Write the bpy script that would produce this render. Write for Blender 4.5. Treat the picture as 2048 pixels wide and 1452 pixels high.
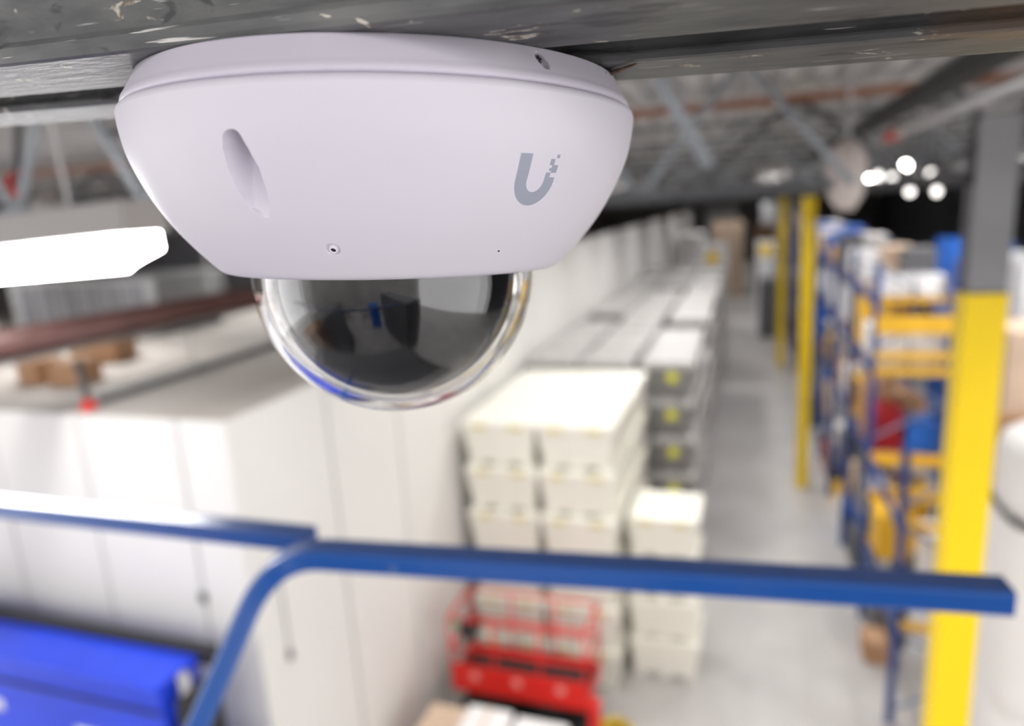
import bpy, bmesh, math, random
from mathutils import Vector, Matrix
random.seed(7)
S = bpy.context.scene
COL = S.collection
for o in list(bpy.data.objects):
    bpy.data.objects.remove(o)
R = math.radians
H = 7.5                                     # lens height above the warehouse floor

# ------------------------------------------------------------------ camera, world, exposure
cam_d = bpy.data.cameras.new('camera')
cam_d.sensor_width = 36.0
cam_d.lens = 36.0 * 1400.0 / 2048.0
cam_d.clip_start = 0.01
cam_d.clip_end = 300
cam_d.dof.use_dof = True
cam_d.dof.focus_distance = 0.165
cam_d.dof.aperture_fstop = 6.8
cam = bpy.data.objects.new('camera', cam_d)
COL.objects.link(cam)
cx = (0.94765285, 0.31380917, -0.05897351)
cy = (-0.01312806, 0.22283088, 0.97476872)
cz = (0.31903248, -0.92296815, 0.21528603)
cam.matrix_world = Matrix(((cx[0], cy[0], cz[0], 0), (cx[1], cy[1], cz[1], 0), (cx[2], cy[2], cz[2], H), (0, 0, 0, 1)))
S.camera = cam
W = bpy.data.worlds.new('world')
S.world = W
W.use_nodes = True
W.node_tree.nodes['Background'].inputs[0].default_value = (1.0, 0.985, 0.99, 1)
W.node_tree.nodes['Background'].inputs[1].default_value = 0.85
S.view_settings.view_transform = 'Standard'
S.view_settings.look = 'None'
S.view_settings.gamma = 1
S.view_settings.use_curve_mapping = False
S.view_settings.exposure = 1.77
LAMP = 66.0                                 # emission of the added ceiling lamps
S.cycles.use_denoising = True
S.cycles.max_bounces = 7
S.cycles.use_adaptive_sampling = True
S.cycles.adaptive_threshold = 0.03
S.cycles.transmission_bounces = 8
S.cycles.caustics_reflective = False
S.cycles.caustics_refractive = False
S.cycles.sample_clamp_indirect = 6

# ------------------------------------------------------------------ materials
MATS = {}
def mat(name, col, rough=.5, metal=0., var=.0, scale=8., bump=0., bscale=60., coat=0., emit=None, spec=.5, stretch=None):
    if name in MATS: return MATS[name]
    m = bpy.data.materials.new(name); m.use_nodes = True
    nt = m.node_tree; b = nt.nodes['Principled BSDF']
    b.inputs['Base Color'].default_value = (*col, 1)
    b.inputs['Roughness'].default_value = rough
    b.inputs['Metallic'].default_value = metal
    b.inputs['Specular IOR Level'].default_value = spec
    b.inputs['Coat Weight'].default_value = coat
    tc = nt.nodes.new('ShaderNodeTexCoord')
    src = tc.outputs['Object']
    if stretch:
        mp = nt.nodes.new('ShaderNodeMapping'); mp.inputs['Scale'].default_value = stretch
        nt.links.new(src, mp.inputs[0]); src = mp.outputs[0]
    if var:
        n = nt.nodes.new('ShaderNodeTexNoise'); n.inputs['Scale'].default_value = scale; n.inputs['Detail'].default_value = 5
        nt.links.new(src, n.inputs['Vector'])
        r = nt.nodes.new('ShaderNodeValToRGB')
        r.color_ramp.elements[0].position = .3; r.color_ramp.elements[1].position = .7
        r.color_ramp.elements[0].color = (*[max(0, c * (1 - var)) for c in col], 1)
        r.color_ramp.elements[1].color = (*[min(1, c * (1 + var)) for c in col], 1)
        nt.links.new(n.outputs['Fac'], r.inputs[0]); nt.links.new(r.outputs[0], b.inputs['Base Color'])
    if bump:
        n2 = nt.nodes.new('ShaderNodeTexNoise'); n2.inputs['Scale'].default_value = bscale; n2.inputs['Detail'].default_value = 3
        nt.links.new(src, n2.inputs['Vector'])
        bp = nt.nodes.new('ShaderNodeBump'); bp.inputs['Strength'].default_value = bump; bp.inputs['Distance'].default_value = 1.0 / bscale * .2
        nt.links.new(n2.outputs['Fac'], bp.inputs['Height']); nt.links.new(bp.outputs[0], b.inputs['Normal'])
    if emit:
        b.inputs['Emission Color'].default_value = (*emit[0], 1); b.inputs['Emission Strength'].default_value = emit[1]
    MATS[name] = m
    return m

def worn_paint():
    """old grey joist paint: chipped to plaster-white and rust, with fine scratches along the steel"""
    m = bpy.data.materials.new('worn_joist_paint'); m.use_nodes = True
    nt = m.node_tree; b = nt.nodes['Principled BSDF']; L = nt.links.new
    tc = nt.nodes.new('ShaderNodeTexCoord')
    def noise(scale, detail, st=None, dist=0.):
        n = nt.nodes.new('ShaderNodeTexNoise'); n.inputs['Scale'].default_value = scale; n.inputs['Detail'].default_value = detail
        n.inputs['Distortion'].default_value = dist
        if st:
            mp = nt.nodes.new('ShaderNodeMapping'); mp.inputs['Scale'].default_value = st
            L(tc.outputs['Object'], mp.inputs[0]); L(mp.outputs[0], n.inputs['Vector'])
        else: L(tc.outputs['Object'], n.inputs['Vector'])
        return n.outputs['Fac']
    def ramp(fac, a, c, ca=(0, 0, 0), cc=(1, 1, 1)):
        r = nt.nodes.new('ShaderNodeValToRGB'); r.color_ramp.elements[0].position = a; r.color_ramp.elements[1].position = c
        r.color_ramp.elements[0].color = (*ca, 1); r.color_ramp.elements[1].color = (*cc, 1); L(fac, r.inputs[0]); return r.outputs[0]
    def mix(fac, a, c):
        x = nt.nodes.new('ShaderNodeMix'); x.data_type = 'RGBA'; L(fac, x.inputs[0])
        for s, v in ((x.inputs[6], a), (x.inputs[7], c)):
            if isinstance(v, tuple): s.default_value = (*v, 1)
            else: L(v, s)
        return x.outputs[2]
    base = ramp(noise(38, 8, (1, 3, 3)), .3, .72, (.06, .063, .064), (.155, .155, .15))
    dirt = mix(ramp(noise(90, 5, (.5, 1.4, 1.4), .8), .60, .66), base, (.034, .035, .038))
    chips = mix(ramp(noise(105, 6, (.6, 1.3, 1.3), 1.0), .665, .68), dirt, ramp(noise(500, 3), .38, .55, (.16, .11, .07), (.60, .56, .48)))
    rustf = mix(ramp(noise(24, 5, (.4, 1, 1), .5), .66, .74), chips, (.17, .11, .07))
    scr = mix(ramp(noise(900, 2, (.045, 1, 1)), .69, .72), rustf, (.62, .60, .57))
    L(scr, b.inputs['Base Color'])
    b.inputs['Roughness'].default_value = .48
    bp = nt.nodes.new('ShaderNodeBump'); bp.inputs['Strength'].default_value = .5; bp.inputs['Distance'].default_value = .0006
    L(noise(320, 6, (.4, 1, 1)), bp.inputs['Height']); L(bp.outputs[0], b.inputs['Normal'])
    return m

def rail_paint():
    m = bpy.data.materials.new('blue_rail_paint'); m.use_nodes = True
    nt = m.node_tree; b = nt.nodes['Principled BSDF']; L = nt.links.new
    tc = nt.nodes.new('ShaderNodeTexCoord')
    n = nt.nodes.new('ShaderNodeTexNoise'); n.inputs['Scale'].default_value = 26; n.inputs['Detail'].default_value = 4
    L(tc.outputs['Object'], n.inputs['Vector'])
    r = nt.nodes.new('ShaderNodeValToRGB'); r.color_ramp.elements[0].position = .70; r.color_ramp.elements[1].position = .76
    r.color_ramp.elements[0].color = (.004, .075, .33, 1); r.color_ramp.elements[1].color = (.10, .16, .32, 1)
    L(n.outputs['Fac'], r.inputs[0]); L(r.outputs[0], b.inputs['Base Color'])
    b.inputs['Roughness'].default_value = .3; b.inputs['Coat Weight'].default_value = .6; b.inputs['Coat Roughness'].default_value = .14
    return m

M_shell = mat('lavender_white_powder_coat', (.70, .665, .735), .5, var=.012, scale=20, bump=.10, bscale=2600)
M_ring = mat('lavender_grey_base_plastic', (.62, .585, .665), .45, var=.02, scale=30, bump=.10, bscale=2600)
M_logo = mat('grey_logo_print', (.33, .35, .43), .5)
M_black = mat('black_gloss_liner', (.004, .004, .006), .1, spec=.32)
M_dark = mat('black_matte', (.012, .012, .014), .6)
M_screw = mat('screw_steel', (.55, .53, .5), .25, 1.)
M_worn = worn_paint()
M_rail = rail_paint()
M_deck = mat('roof_deck_galvanised', (.50, .50, .50), .42, .25, var=.18, scale=1.2)
M_joist = mat('joist_grey_paint', (.115, .115, .12), .5, var=.2, scale=5)
M_web = mat('joist_web_grey', (.26, .28, .30), .45, var=.15, scale=9)
M_rust = mat('rust_primer_girder', (.24, .10, .055), .6, var=.25, scale=4)
M_pipe = mat('brown_main_paint', (.13, .058, .05), .4, var=.2, scale=3)
M_conduit = mat('galvanised_conduit', (.42, .41, .40), .35, .6)
M_red = mat('red_paint', (.72, .02, .015), .4, var=.06, scale=4)
M_wall = mat('white_wall_panel', (.74, .725, .70), .5, var=.02, scale=.7)
M_wallj = mat('panel_joint_grey', (.30, .295, .29), .6)
M_roofbox = mat('beige_room_roof', (.47, .435, .40), .7, var=.06, scale=.8)
M_floor = mat('concrete_floor', (.50, .485, .475), .38, var=.14, scale=.55, bump=.1, bscale=6)
M_backwall = mat('far_wall_grey', (.38, .36, .35), .7, var=.25, scale=.35)
M_dim = mat('dark_wall_insulation', (.15, .15, .165), .8, var=.35, scale=.6)
M_whitebin = mat('cream_white_plastic', (.86, .84, .75), .4, var=.02, scale=2)
M_yelbin = mat('aged_yellow_plastic', (.72, .60, .26), .5)
M_greybin = mat('grey_plastic', (.20, .19, .185), .45, var=.15, scale=2)
M_greylid = mat('light_grey_wrap_lid', (.44, .425, .41), .35, var=.2, scale=3)
M_sticker = mat('yellow_sticker', (.72, .70, .06), .5)
M_yellow = mat('safety_yellow', (.96, .67, .0), .45, var=.02, scale=2)
M_colgrey = mat('column_grey_paint', (.25, .25, .255), .5, var=.12, scale=2)
M_rackblue = mat('rack_blue', (.022, .062, .24), .4, var=.15, scale=4)
M_rackpale = mat('rack_brace_pale_blue', (.20, .24, .36), .4)
M_beam = mat('rack_beam_yellow', (.86, .50, .03), .45, var=.08, scale=3)
M_wrap = mat('white_stretch_wrap', (.80, .80, .82), .25, var=.10, scale=6, bump=.3, bscale=14)
M_card = mat('cardboard', (.46, .26, .14), .75, var=.10, scale=4)
M_cardpale = mat('pale_cardboard', (.60, .45, .33), .75, var=.08, scale=4)
M_redbox = mat('crimson_tote', (.36, .008, .02), .4)
M_bluetote = mat('bright_blue_tote', (.02, .16, .66), .4)
M_greyload = mat('dark_grey_goods', (.12, .12, .13), .6, var=.3, scale=5)
M_pale = mat('white_paper', (.82, .80, .79), .6, var=.03, scale=3)
M_baler = mat('vivid_blue_enamel', (.008, .05, .66), .35, var=.12, scale=2.2)
M_rubber = mat('black_rubber', (.02, .02, .02), .7)
M_ovalm = mat('beige_reflector', (.56, .49, .45), .6, var=.05, scale=3)
M_lens = mat('lamp_lens_glow', (.9, .9, .9), .4, emit=((1., .985, .97), LAMP))
M_lensb = mat('far_lamp_glow', (.9, .9, .9), .4, emit=((1., .97, .93), 9.))
M_lensc = mat('dim_bulb_glow', (.9, .88, .85), .4, emit=((1., .95, .9), 1.1))
M_lens2 = mat('near_lamp_lens_glow', (.9, .9, .9), .4, emit=((1., .985, .97), 11.))
M_house = mat('lamp_housing_beige', (.42, .39, .37), .5)
M_hose = mat('yellow_hose', (.72, .52, .04), .5)
M_wood = mat('pallet_wood', (.42, .28, .16), .8, var=.2, scale=6)
M_plat = mat('grey_lift_deck', (.18, .18, .19), .55, var=.15, scale=9)
g = bpy.data.materials.new('clear_polycarbonate'); g.use_nodes = True
gb = g.node_tree.nodes['Principled BSDF']
gb.inputs['Base Color'].default_value = (1, 1, 1, 1); gb.inputs['Roughness'].default_value = 0.0
gb.inputs['Transmission Weight'].default_value = 1.0; gb.inputs['IOR'].default_value = 1.5
M_glass = g

# ------------------------------------------------------------------ mesh helpers
class MB:
    def __init__(s): s.v = []; s.f = []
    def add(s, vs, fs):
        o = len(s.v); s.v += [tuple(v) for v in vs]; s.f += [tuple(i + o for i in f) for f in fs]; return s
    def box(s, x0, x1, y0, y1, z0, z1, ch=0.):
        if ch <= 0:
            vs = [(x, y, z) for x in (x0, x1) for y in (y0, y1) for z in (z0, z1)]
            return s.add(vs, [(0, 1, 3, 2), (4, 6, 7, 5), (0, 4, 5, 1), (2, 3, 7, 6), (0, 2, 6, 4), (1, 5, 7, 3)])
        bm = bmesh.new(); bmesh.ops.create_cube(bm, size=1)
        for v in bm.verts: v.co = Vector((x0 + (v.co.x + .5) * (x1 - x0), y0 + (v.co.y + .5) * (y1 - y0), z0 + (v.co.z + .5) * (z1 - z0)))
        bmesh.ops.bevel(bm, geom=bm.edges[:], offset=ch, segments=2, affect='EDGES', profile=.6)
        bm.verts.index_update()
        s.add([v.co for v in bm.verts], [[v.index for v in f.verts] for f in bm.faces]); bm.free(); return s
    def tube(s, pts, r, n=12, cap=True):
        """round bar through pts"""
        pts = [Vector(p) for p in pts]; rings = []
        ref = None
        for i, p in enumerate(pts):
            d = (pts[min(i + 1, len(pts) - 1)] - pts[max(i - 1, 0)]).normalized()
            if ref is None:
                ref = Vector((0, 0, 1)) if abs(d.z) < .9 else Vector((1, 0, 0))
            a = (ref - d * ref.dot(d)).normalized(); b = d.cross(a); ref = a
            rr = r[i] if isinstance(r, (list, tuple)) else r
            rings.append([p + (a * math.cos(t) + b * math.sin(t)) * rr for t in [2 * math.pi * k / n for k in range(n)]])
        vs = [v for q in rings for v in q]; fs = []
        for i in range(len(rings) - 1):
            for k in range(n):
                fs.append((i * n + k, i * n + (k + 1) % n, (i + 1) * n + (k + 1) % n, (i + 1) * n + k))
        if cap: fs += [tuple(range(n))[::-1], tuple((len(rings) - 1) * n + k for k in range(n))]
        return s.add(vs, fs)
    def bar(s, p0, p1, w, h, up=(0, 0, 1)):
        """rectangular bar from p0 to p1, w across, h along up"""
        p0 = Vector(p0); p1 = Vector(p1); d = (p1 - p0).normalized(); up = Vector(up)
        a = d.cross(up).normalized(); b = a.cross(d)
        vs = [p + a * (sx * w / 2) + b * (sz * h / 2) for p in (p0, p1) for sx in (-1, 1) for sz in (-1, 1)]
        return s.add(vs, [(0, 1, 3, 2), (4, 6, 7, 5), (0, 4, 5, 1), (2, 3, 7, 6), (0, 2, 6, 4), (1, 5, 7, 3)])
    def sweep(s, path, sect, up=(0, 0, 1)):
        """closed section (a,b pairs) swept along a path; a across, b along up"""
        path = [Vector(p) for p in path]; n = len(sect); vs = []; up = Vector(up)
        for i, p in enumerate(path):
            d0 = (path[i] - path[i - 1]).normalized() if i else (path[1] - path[0]).normalized()
            d1 = (path[i + 1] - path[i]).normalized() if i < len(path) - 1 else d0
            d = (d0 + d1).normalized(); k = 1 / max(.5, d.dot(d1))
            a = d.cross(up).normalized(); b = a.cross(d)
            vs += [p + a * u * 1 + b * w * k for u, w in sect]
        fs = []
        for i in range(len(path) - 1):
            for k in range(n): fs.append((i * n + k, i * n + (k + 1) % n, (i + 1) * n + (k + 1) % n, (i + 1) * n + k))
        fs += [tuple(range(n))[::-1], tuple((len(path) - 1) * n + k for k in range(n))]
        return s.add(vs, fs)
    def lathe(s, prof, n=48, closed=False):
        vs = []; fs = []
        m = len(prof)
        for k in range(n):
            t = 2 * math.pi * k / n
            vs += [(r * math.sin(t), -r * math.cos(t), z) for r, z in prof]
        for k in range(n):
            k2 = (k + 1) % n
            for i in range(m - 1 + (1 if closed else 0)):
                j = (i + 1) % m
                fs.append((k * m + i, k2 * m + i, k2 * m + j, k * m + j))
        return s.add(vs, fs)
    def xform(s, M):
        s.v = [tuple(M @ Vector(v)) for v in s.v]; return s
    def mesh(s, name, material, smooth=False, recalc=True, weld=0.):
        me = bpy.data.meshes.new(name); me.from_pydata(s.v, [], s.f); me.update()
        bm = bmesh.new(); bm.from_mesh(me)
        if weld: bmesh.ops.remove_doubles(bm, verts=bm.verts[:], dist=weld)
        if recalc: bmesh.ops.recalc_face_normals(bm, faces=bm.faces[:])
        bm.to_mesh(me); bm.free()
        if smooth:
            me.shade_smooth() if hasattr(me, 'shade_smooth') else None
            if smooth is not True: me.set_sharp_from_angle(angle=R(smooth))
        me.materials.append(material); return me
    def build(s, name, material, parent=None, smooth=False, **k):
        return link(name, s.mesh(name, material, smooth, **k), parent)

def link(name, me, parent=None, loc=None, rz=0):
    o = bpy.data.objects.new(name, me); COL.objects.link(o); o.parent = parent
    if loc is not None: o.location = loc
    if rz: o.rotation_euler.z = rz
    return o
def empty(name, loc=(0, 0, 0), rz=0):
    o = bpy.data.objects.new(name, None); COL.objects.link(o); o.location = loc; o.rotation_euler.z = rz
    o.empty_display_size = .05; return o
def tag(o, label, cat, group=None):
    o['label'] = label; o['category'] = cat
    if group: o['group'] = group
    return o
def struct(o): o['kind'] = 'structure'; return o
def copy_tree(o, parent=None):
    c = o.copy(); COL.objects.link(c); c.parent = parent
    for ch in list(o.children): copy_tree(ch, c)
    return c
ORD = ['first', 'second', 'third', 'fourth', 'fifth', 'sixth', 'seventh', 'eighth', 'ninth', 'tenth', 'eleventh', 'twelfth', 'thirteenth', 'fourteenth', 'fifteenth', 'sixteenth', 'seventeenth', 'eighteenth', 'nineteenth', 'twentieth']

# ------------------------------------------------------------------ setting: floor, walls, roof
FAR = 92.
fl = struct(MB().box(-18, 14, -22, FAR, -.2, 0).build('floor', M_floor))
# roof deck, trapezoid ribs running along the aisle
prof = []; x = -18.; per = .2
while x < 14.:
    prof += [(x, 0), (x + .09, 0), (x + .115, .045), (x + .175, .045)]; x += per
vs = [(a, y, H + .72 + b) for y in (-1.2, FAR) for a, b in prof]; n = len(prof)
roof = MB().add(vs, [(i, i + 1, n + i + 1, n + i) for i in range(n - 1)])
roof.box(-18, 14, -1.2, FAR, H + .78, H + .95)
struct(roof.build('ceiling', M_deck))
struct(MB().box(-18.3, 14.3, FAR, FAR + .3, 0, H + .9).build('wall_far', M_backwall))
struct(MB().box(-18.3, -18, 3, FAR, 0, H + .9).build('wall_left', M_roofbox))
struct(MB().box(14, 14.3, 5, FAR, 0, H + .9).build('wall_right', M_dim))

# enclosed white room on the left: front wall, aisle wall of panels, flat beige roof
XW, YC, ZT = -4.36, 4.78, H - 1.68
wf = struct(MB().box(-17.9, XW, YC, YC + .1, 0, ZT - .012).build('wall_room_front', M_wallj))
x = XW
for k in range(11):                                    # panels proud of the joint
    w = .55 if k == 0 else 1.2
    MB().box(x - w + .03, x - .0, YC - .02, YC + .002, 0, ZT).build('panel', M_wall, wf); x -= w
wa = struct(MB().box(XW - .1, XW, YC + .1, 13.4, 0, ZT - .012).build('wall_room_side', M_wallj))
y = YC - .02
while y < 13.3:
    w = 1.55
    MB().box(XW - .002, XW + .02, y, min(y + w - .045, 13.4), 0, ZT).build('panel', M_wall, wa); y += w
rf = struct(MB().box(-17.9, XW - .001, YC + .001, 13.4, ZT - .08, ZT).build('wall_room_roof', M_roofbox))
wb = struct(MB().box(XW - .12, XW - .02, 13.4, 60, 0, H - .98).build('wall_aisle', M_wallj))
y = 13.4
while y < 60:
    MB().box(XW - .021, XW, y, min(y + 2.4, 60) - .03, 0, H - .95).build('panel', M_wall, wb); y += 2.4
struct(MB().box(-17.9, XW - .1, 13.4, 13.6, 0, H + .7).build('wall_room_back', M_dim))

# ------------------------------------------------------------------ the joist that carries the camera
NZ = Vector((0.03945444, 0.02736839, 0.99884649))
BK = Vector((-0.46598188, 0.88477501, -0.00583655))
E1 = Vector((0.88391415, 0.46521409, -0.04766148))
A = Vector((-.1026, .1978, .0279 + H))             # centre of the seam between base and cover
PL = A + NZ * .0084                                  # underside of the chord angles
bxv = (Vector((1, 0, 0)) - NZ * NZ.x).normalized(); byv = NZ.cross(bxv)
oj = Vector((PL.x, PL.y, PL.z))
JM = Matrix(((bxv.x, byv.x, NZ.x, oj.x), (bxv.y, byv.y, NZ.y, oj.y), (bxv.z, byv.z, NZ.z, oj.z), (0, 0, 0, 1)))
joist = empty('roof_joist'); joist.matrix_world = JM
tag(joist, 'worn dark grey double-angle joist chord that carries the dome camera', 'joist')
yo = .1978
def angle_leg(y0, y1, yv0, yv1, z0, x0=-2.6, x1=2.6, t=.0052, hgt=.052):
    mb = MB(); rd = .0022
    mb.box(x0, x1, y0 - yo, y1 - yo, z0, z0 + t, .0016)
    mb.box(x0, x1, yv0 - yo, yv1 - yo, z0 + .001, z0 + hgt, .0012)
    return mb
angle_leg(.1325, .1655, .1603, .1655, .0).build('chord_angle', M_worn, joist)
angle_leg(.1880, .2145, .1880, .1932, .0006).build('chord_angle', M_worn, joist)
for x0 in (-2.4, -1.8, -1.2, -.6, .6, 1.2, 1.8):
    MB().bar((x0, .1768 - yo, .03), (x0 + .3, .1768 - yo, .62), .016, .02).build('web_bar', M_joist, joist)
    MB().bar((x0 + .3, .1768 - yo, .62), (x0 + .6, .1768 - yo, .03), .016, .02).build('web_bar', M_joist, joist)
MB().box(-2.6, 2.6, .14 - yo, .165 - yo, .58, .64).build('top_chord', M_joist, joist)
MB().box(-2.6, 2.6, .19 - yo, .215 - yo, .58, .64).build('top_chord', M_joist, joist)
# pointed weld scar across the far angle
MB().tube([(.075, .188 - yo, -.0002), (.067, .196 - yo, -.0004), (.060, .205 - yo, -.0003), (.055, .213 - yo, -.0003)], [.0003, .0007, .0006, .0003], 8).build('weld_scar', mat('weld_scar_brown', (.16, .10, .07), .7, var=.4, scale=300), joist, smooth=True)

# ------------------------------------------------------------------ the dome security camera
dome = empty('security_camera')
dome.matrix_world = Matrix(((E1.x, BK.x, NZ.x, A.x), (E1.y, BK.y, NZ.y, A.y), (E1.z, BK.z, NZ.z, A.z), (0, 0, 0, 1)))
tag(dome, 'white lavender dome security camera with dark bubble hanging under the joist', 'security camera')
mm = .001
def interp(x, xs, ys):
    if x <= xs[0]: return ys[0]
    for i in range(len(xs) - 1):
        if x <= xs[i + 1]:
            return ys[i] + (ys[i + 1] - ys[i]) * (x - xs[i]) / (xs[i + 1] - xs[i])
    return ys[-1]
def catmull(pts, k):
    out = []
    for i in range(len(pts) - 1):
        p0 = pts[max(i - 1, 0)]; p1 = pts[i]; p2 = pts[i + 1]; p3 = pts[min(i + 2, len(pts) - 1)]
        for j in range(k):
            t = j / k
            out.append(tuple(.5 * (2 * b + (c - a) * t + (2 * a - 5 * b + 4 * c - d) * t * t + (3 * b - a - 3 * c + d) * t ** 3) for a, b, c, d in zip(p0, p1, p2, p3)))
    out.append(pts[-1]); return out
COVER = catmull([(72.1, -1.9), (71.75, -6), (70.6, -12), (68.35, -18), (65.1, -24.5), (60.9, -31), (56.0, -37), (52.0, -41.2)], 26)
cov_top = [(66., -.6), (69.6, .05), (70.6, -.05), (71.3, -.35), (71.85, -.95)]
cov_bot = [(51.2, -42.0), (50.4, -42.7), (49.5, -43.25), (48.6, -43.5), (47.2, -43.55), (43.4, -43.4), (43.3, -40)]
hs_ = [h for r, h in COVER][::-1]; rs_ = [r for r, h in COVER][::-1]
def cover_r(h): return interp(h, hs_, rs_)
def arange(a, b, st):
    k = max(1, round((b - a) / st)); return [a + (b - a) * i / k for i in range(k)]
# finer columns where the recess and the port are
TH = arange(-180, -34, 2) + arange(-34, -20, .12) + arange(-20, -18, .5) + arange(-18, -10.5, .12) + arange(-10.5, 20, 1) + arange(20, 38, .75) + arange(38, 180, 2)
nh = [-28.4, -28.0, -26.4, -22.4, -18.3, -14.4, -11.6, -10.9, -10.5]
nc = [-26.3, -26.4, -26.8, -27.1, -27.1, -27.4, -27.4, -27.3, -27.25]
nw = [.05, .6, 2.2, 3.15, 3.25, 2.6, 1.75, 1.3, .6]
nd = [0., .2, 1.5, 4.3, 6.6, 8.2, 8.8, 8.8, 8.0]
def recess(th, r, h):
    d = 0.
    if -28.4 < h < -10.5 and -32 < th < -22:
        u = abs(th - interp(h, nh, nc)) / interp(h, nh, nw)
        if u < 1: d = interp(h, nh, nd) * (1 - u ** 6) ** .5
    sx = R(th + 14.2) * r; sh = (h + 35.7) * 1.3
    q = math.hypot(sx, sh)
    if q < 1.75: d = max(d, .55 * min(1, (1.75 - q) / .25))
    return d
def shell(prof, ths, fn):
    m = len(prof); k = len(ths); vs = []; fs = []
    for th in ths:
        t = R(th)
        for r, h in prof:
            rr = (r - fn(th, r, h)) * mm
            vs.append((rr * math.sin(t), -rr * math.cos(t), h * mm))
    for a in range(k):
        b = (a + 1) % k
        for i in range(m - 1): fs.append((a * m + i, b * m + i, b * m + i + 1, a * m + i + 1))
    return MB().add(vs, fs)
cover_o = shell(cov_top + COVER + cov_bot, TH, recess).build('cover', M_shell, dome, smooth=50)
RING = [(60, 8.5), (66.4, 8.45), (66.8, 8.2)] + [(66.8 + 3.15 * t, 8.2 - 5.6 * t) for t in [k / 24 for k in range(1, 24)]] + [(70.0, 2.55), (70.35, 2.1), (70.6, 1.6), (70.8, .9), (70.7, .35), (70.2, .05), (68, -.1)]
def ring_rec(th, r, h):
    sx = R(th - 30.2) * r; sh = (h - 5.2)
    ex = sx - .4 * (-(sh)); q = math.hypot(ex / 1.55, sh / 1.9)
    return 1.5 * min(1, (1 - q) / .18) if q < 1 else 0
RT = arange(-180, 26, 1.5) + arange(26, 35, .12) + arange(35, 180, 1.5)
ring_o = shell(RING, RT, ring_rec).build('mounting_base', M_ring, dome, smooth=50)
# screw in the base recess
def on_surface(r, h, th, tilt):
    """matrix with local z along the outward normal; tilt = how far the normal points down"""
    t = R(th); rad = Vector((math.sin(t), -math.cos(t), 0)); tan = Vector((math.cos(t), math.sin(t), 0))
    nrm = (rad * math.cos(tilt) + Vector((0, 0, -1)) * math.sin(tilt)).normalized(); up = nrm.cross(tan)
    p = rad * r * mm + Vector((0, 0, h * mm))
    return Matrix(((tan.x, up.x, nrm.x, p.x), (tan.y, up.y, nrm.y, p.y), (tan.z, up.z, nrm.z, p.z), (0, 0, 0, 1)))
sm = on_surface(67.3, 5.6, 29.9, -.35)
sc = MB().lathe([(0, .00035), (.0007, .0003), (.00115, .0001), (.00125, -.0002), (.00125, -.0008)], 24).xform(sm).build('screw', M_screw, ring_o, smooth=40)
MB().box(-.0008, .0008, -.00016, .00016, .0001, .00042).box(-.00016, .00016, -.0008, .0008, .0001, .00042).xform(sm).build('screw_slot', M_dark, ring_o)
# screw high in the cover's recess
sm = on_surface(63.6, -11.4, -26.9, .9)
MB().lathe([(0, .0004), (.0008, .00035), (.0013, 0), (.0013, -.001)], 20).xform(sm).build('screw', mat('dull_screw', (.10, .085, .07), .5, .6), cover_o, smooth=40)
# round port and pinhole
pt = math.atan2(.76, 1.)
pm = on_surface(56.75, -35.75, -14.2, .72)
MB().lathe([(.00058, -.0002), (.00062, .00028), (.0008, .0004), (.0010, .00028), (.00104, -.0003)], 28).xform(pm).build('port_ring', M_shell, cover_o, smooth=60)
MB().lathe([(0, .00012), (.0006, .0001)], 20).xform(pm).build('port_hole', M_dark, cover_o)
pm = on_surface(cover_r(-37.1), -37.1, 26.8, .75)
MB().lathe([(0, .00006), (.00028, .00005), (.0003, -.0001)], 12).xform(pm).build('pinhole', M_dark, cover_o)
pm = on_surface(67.45, 7.1, 55.4, -.4)
MB().lathe([(0, .00006), (.00025, .00005), (.0003, -.0001)], 12).xform(pm).build('pinhole', M_dark, ring_o)

# printed letter mark: a U whose right arm breaks up into squares (theta deg, h mm)
def decal(polys, name):
    mb = MB()
    for quad in polys:                     # each quad subdivided so that it hugs the curve
        k = 4
        pts = []
        for j in range(k + 1):
            for i in range(k + 1):
                u, v = i / k, j / k
                th = (quad[0][0] * (1 - u) + quad[1][0] * u) * (1 - v) + (quad[3][0] * (1 - u) + quad[2][0] * u) * v
                h = (quad[0][1] * (1 - u) + quad[1][1] * u) * (1 - v) + (quad[3][1] * (1 - u) + quad[2][1] * u) * v
                r = (cover_r(h) + .035) * mm; t = R(th)
                pts.append((r * math.sin(t), -r * math.cos(t), h * mm - .00001))
        mb.add(pts, [(j * (k + 1) + i, j * (k + 1) + i + 1, (j + 1) * (k + 1) + i + 1, (j + 1) * (k + 1) + i) for j in range(k) for i in range(k)])
    return mb.build(name, M_logo, cover_o)
polys = [[(24.35, -15.0), (27.1, -15.0), (27.1, -20.8), (24.35, -20.8)],
         [(31.5, -18.9), (32.7, -18.9), (32.7, -20.8), (31.5, -20.8)],
         [(32.7, -19.9), (34.2, -19.9), (34.2, -20.8), (32.7, -20.8)]]
N = 22
for k in range(N):
    q = []
    for a in (k, k + 1):
        t = math.pi * a / N
        q.append(((29.28 - 4.93 * math.cos(t), -20.8 - 5.5 * math.sin(t)), (29.28 - 2.2 * math.cos(t), -20.8 - 2.5 * math.sin(t))))
    polys.append([q[0][0], q[0][1], q[1][1], q[1][0]])
lg = decal(polys, 'logo_letter')
for x0, x1, h0, h1 in ((32.65, 34.2, -17.2, -18.9), (31.9, 33.0, -15.9, -17.25), (33.3, 34.05, -14.9, -15.7), (32.1, 32.65, -17.9, -18.45)):
    decal([[(x0, h0), (x1, h0), (x1, h1), (x0, h1)]], 'logo_square')

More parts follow.
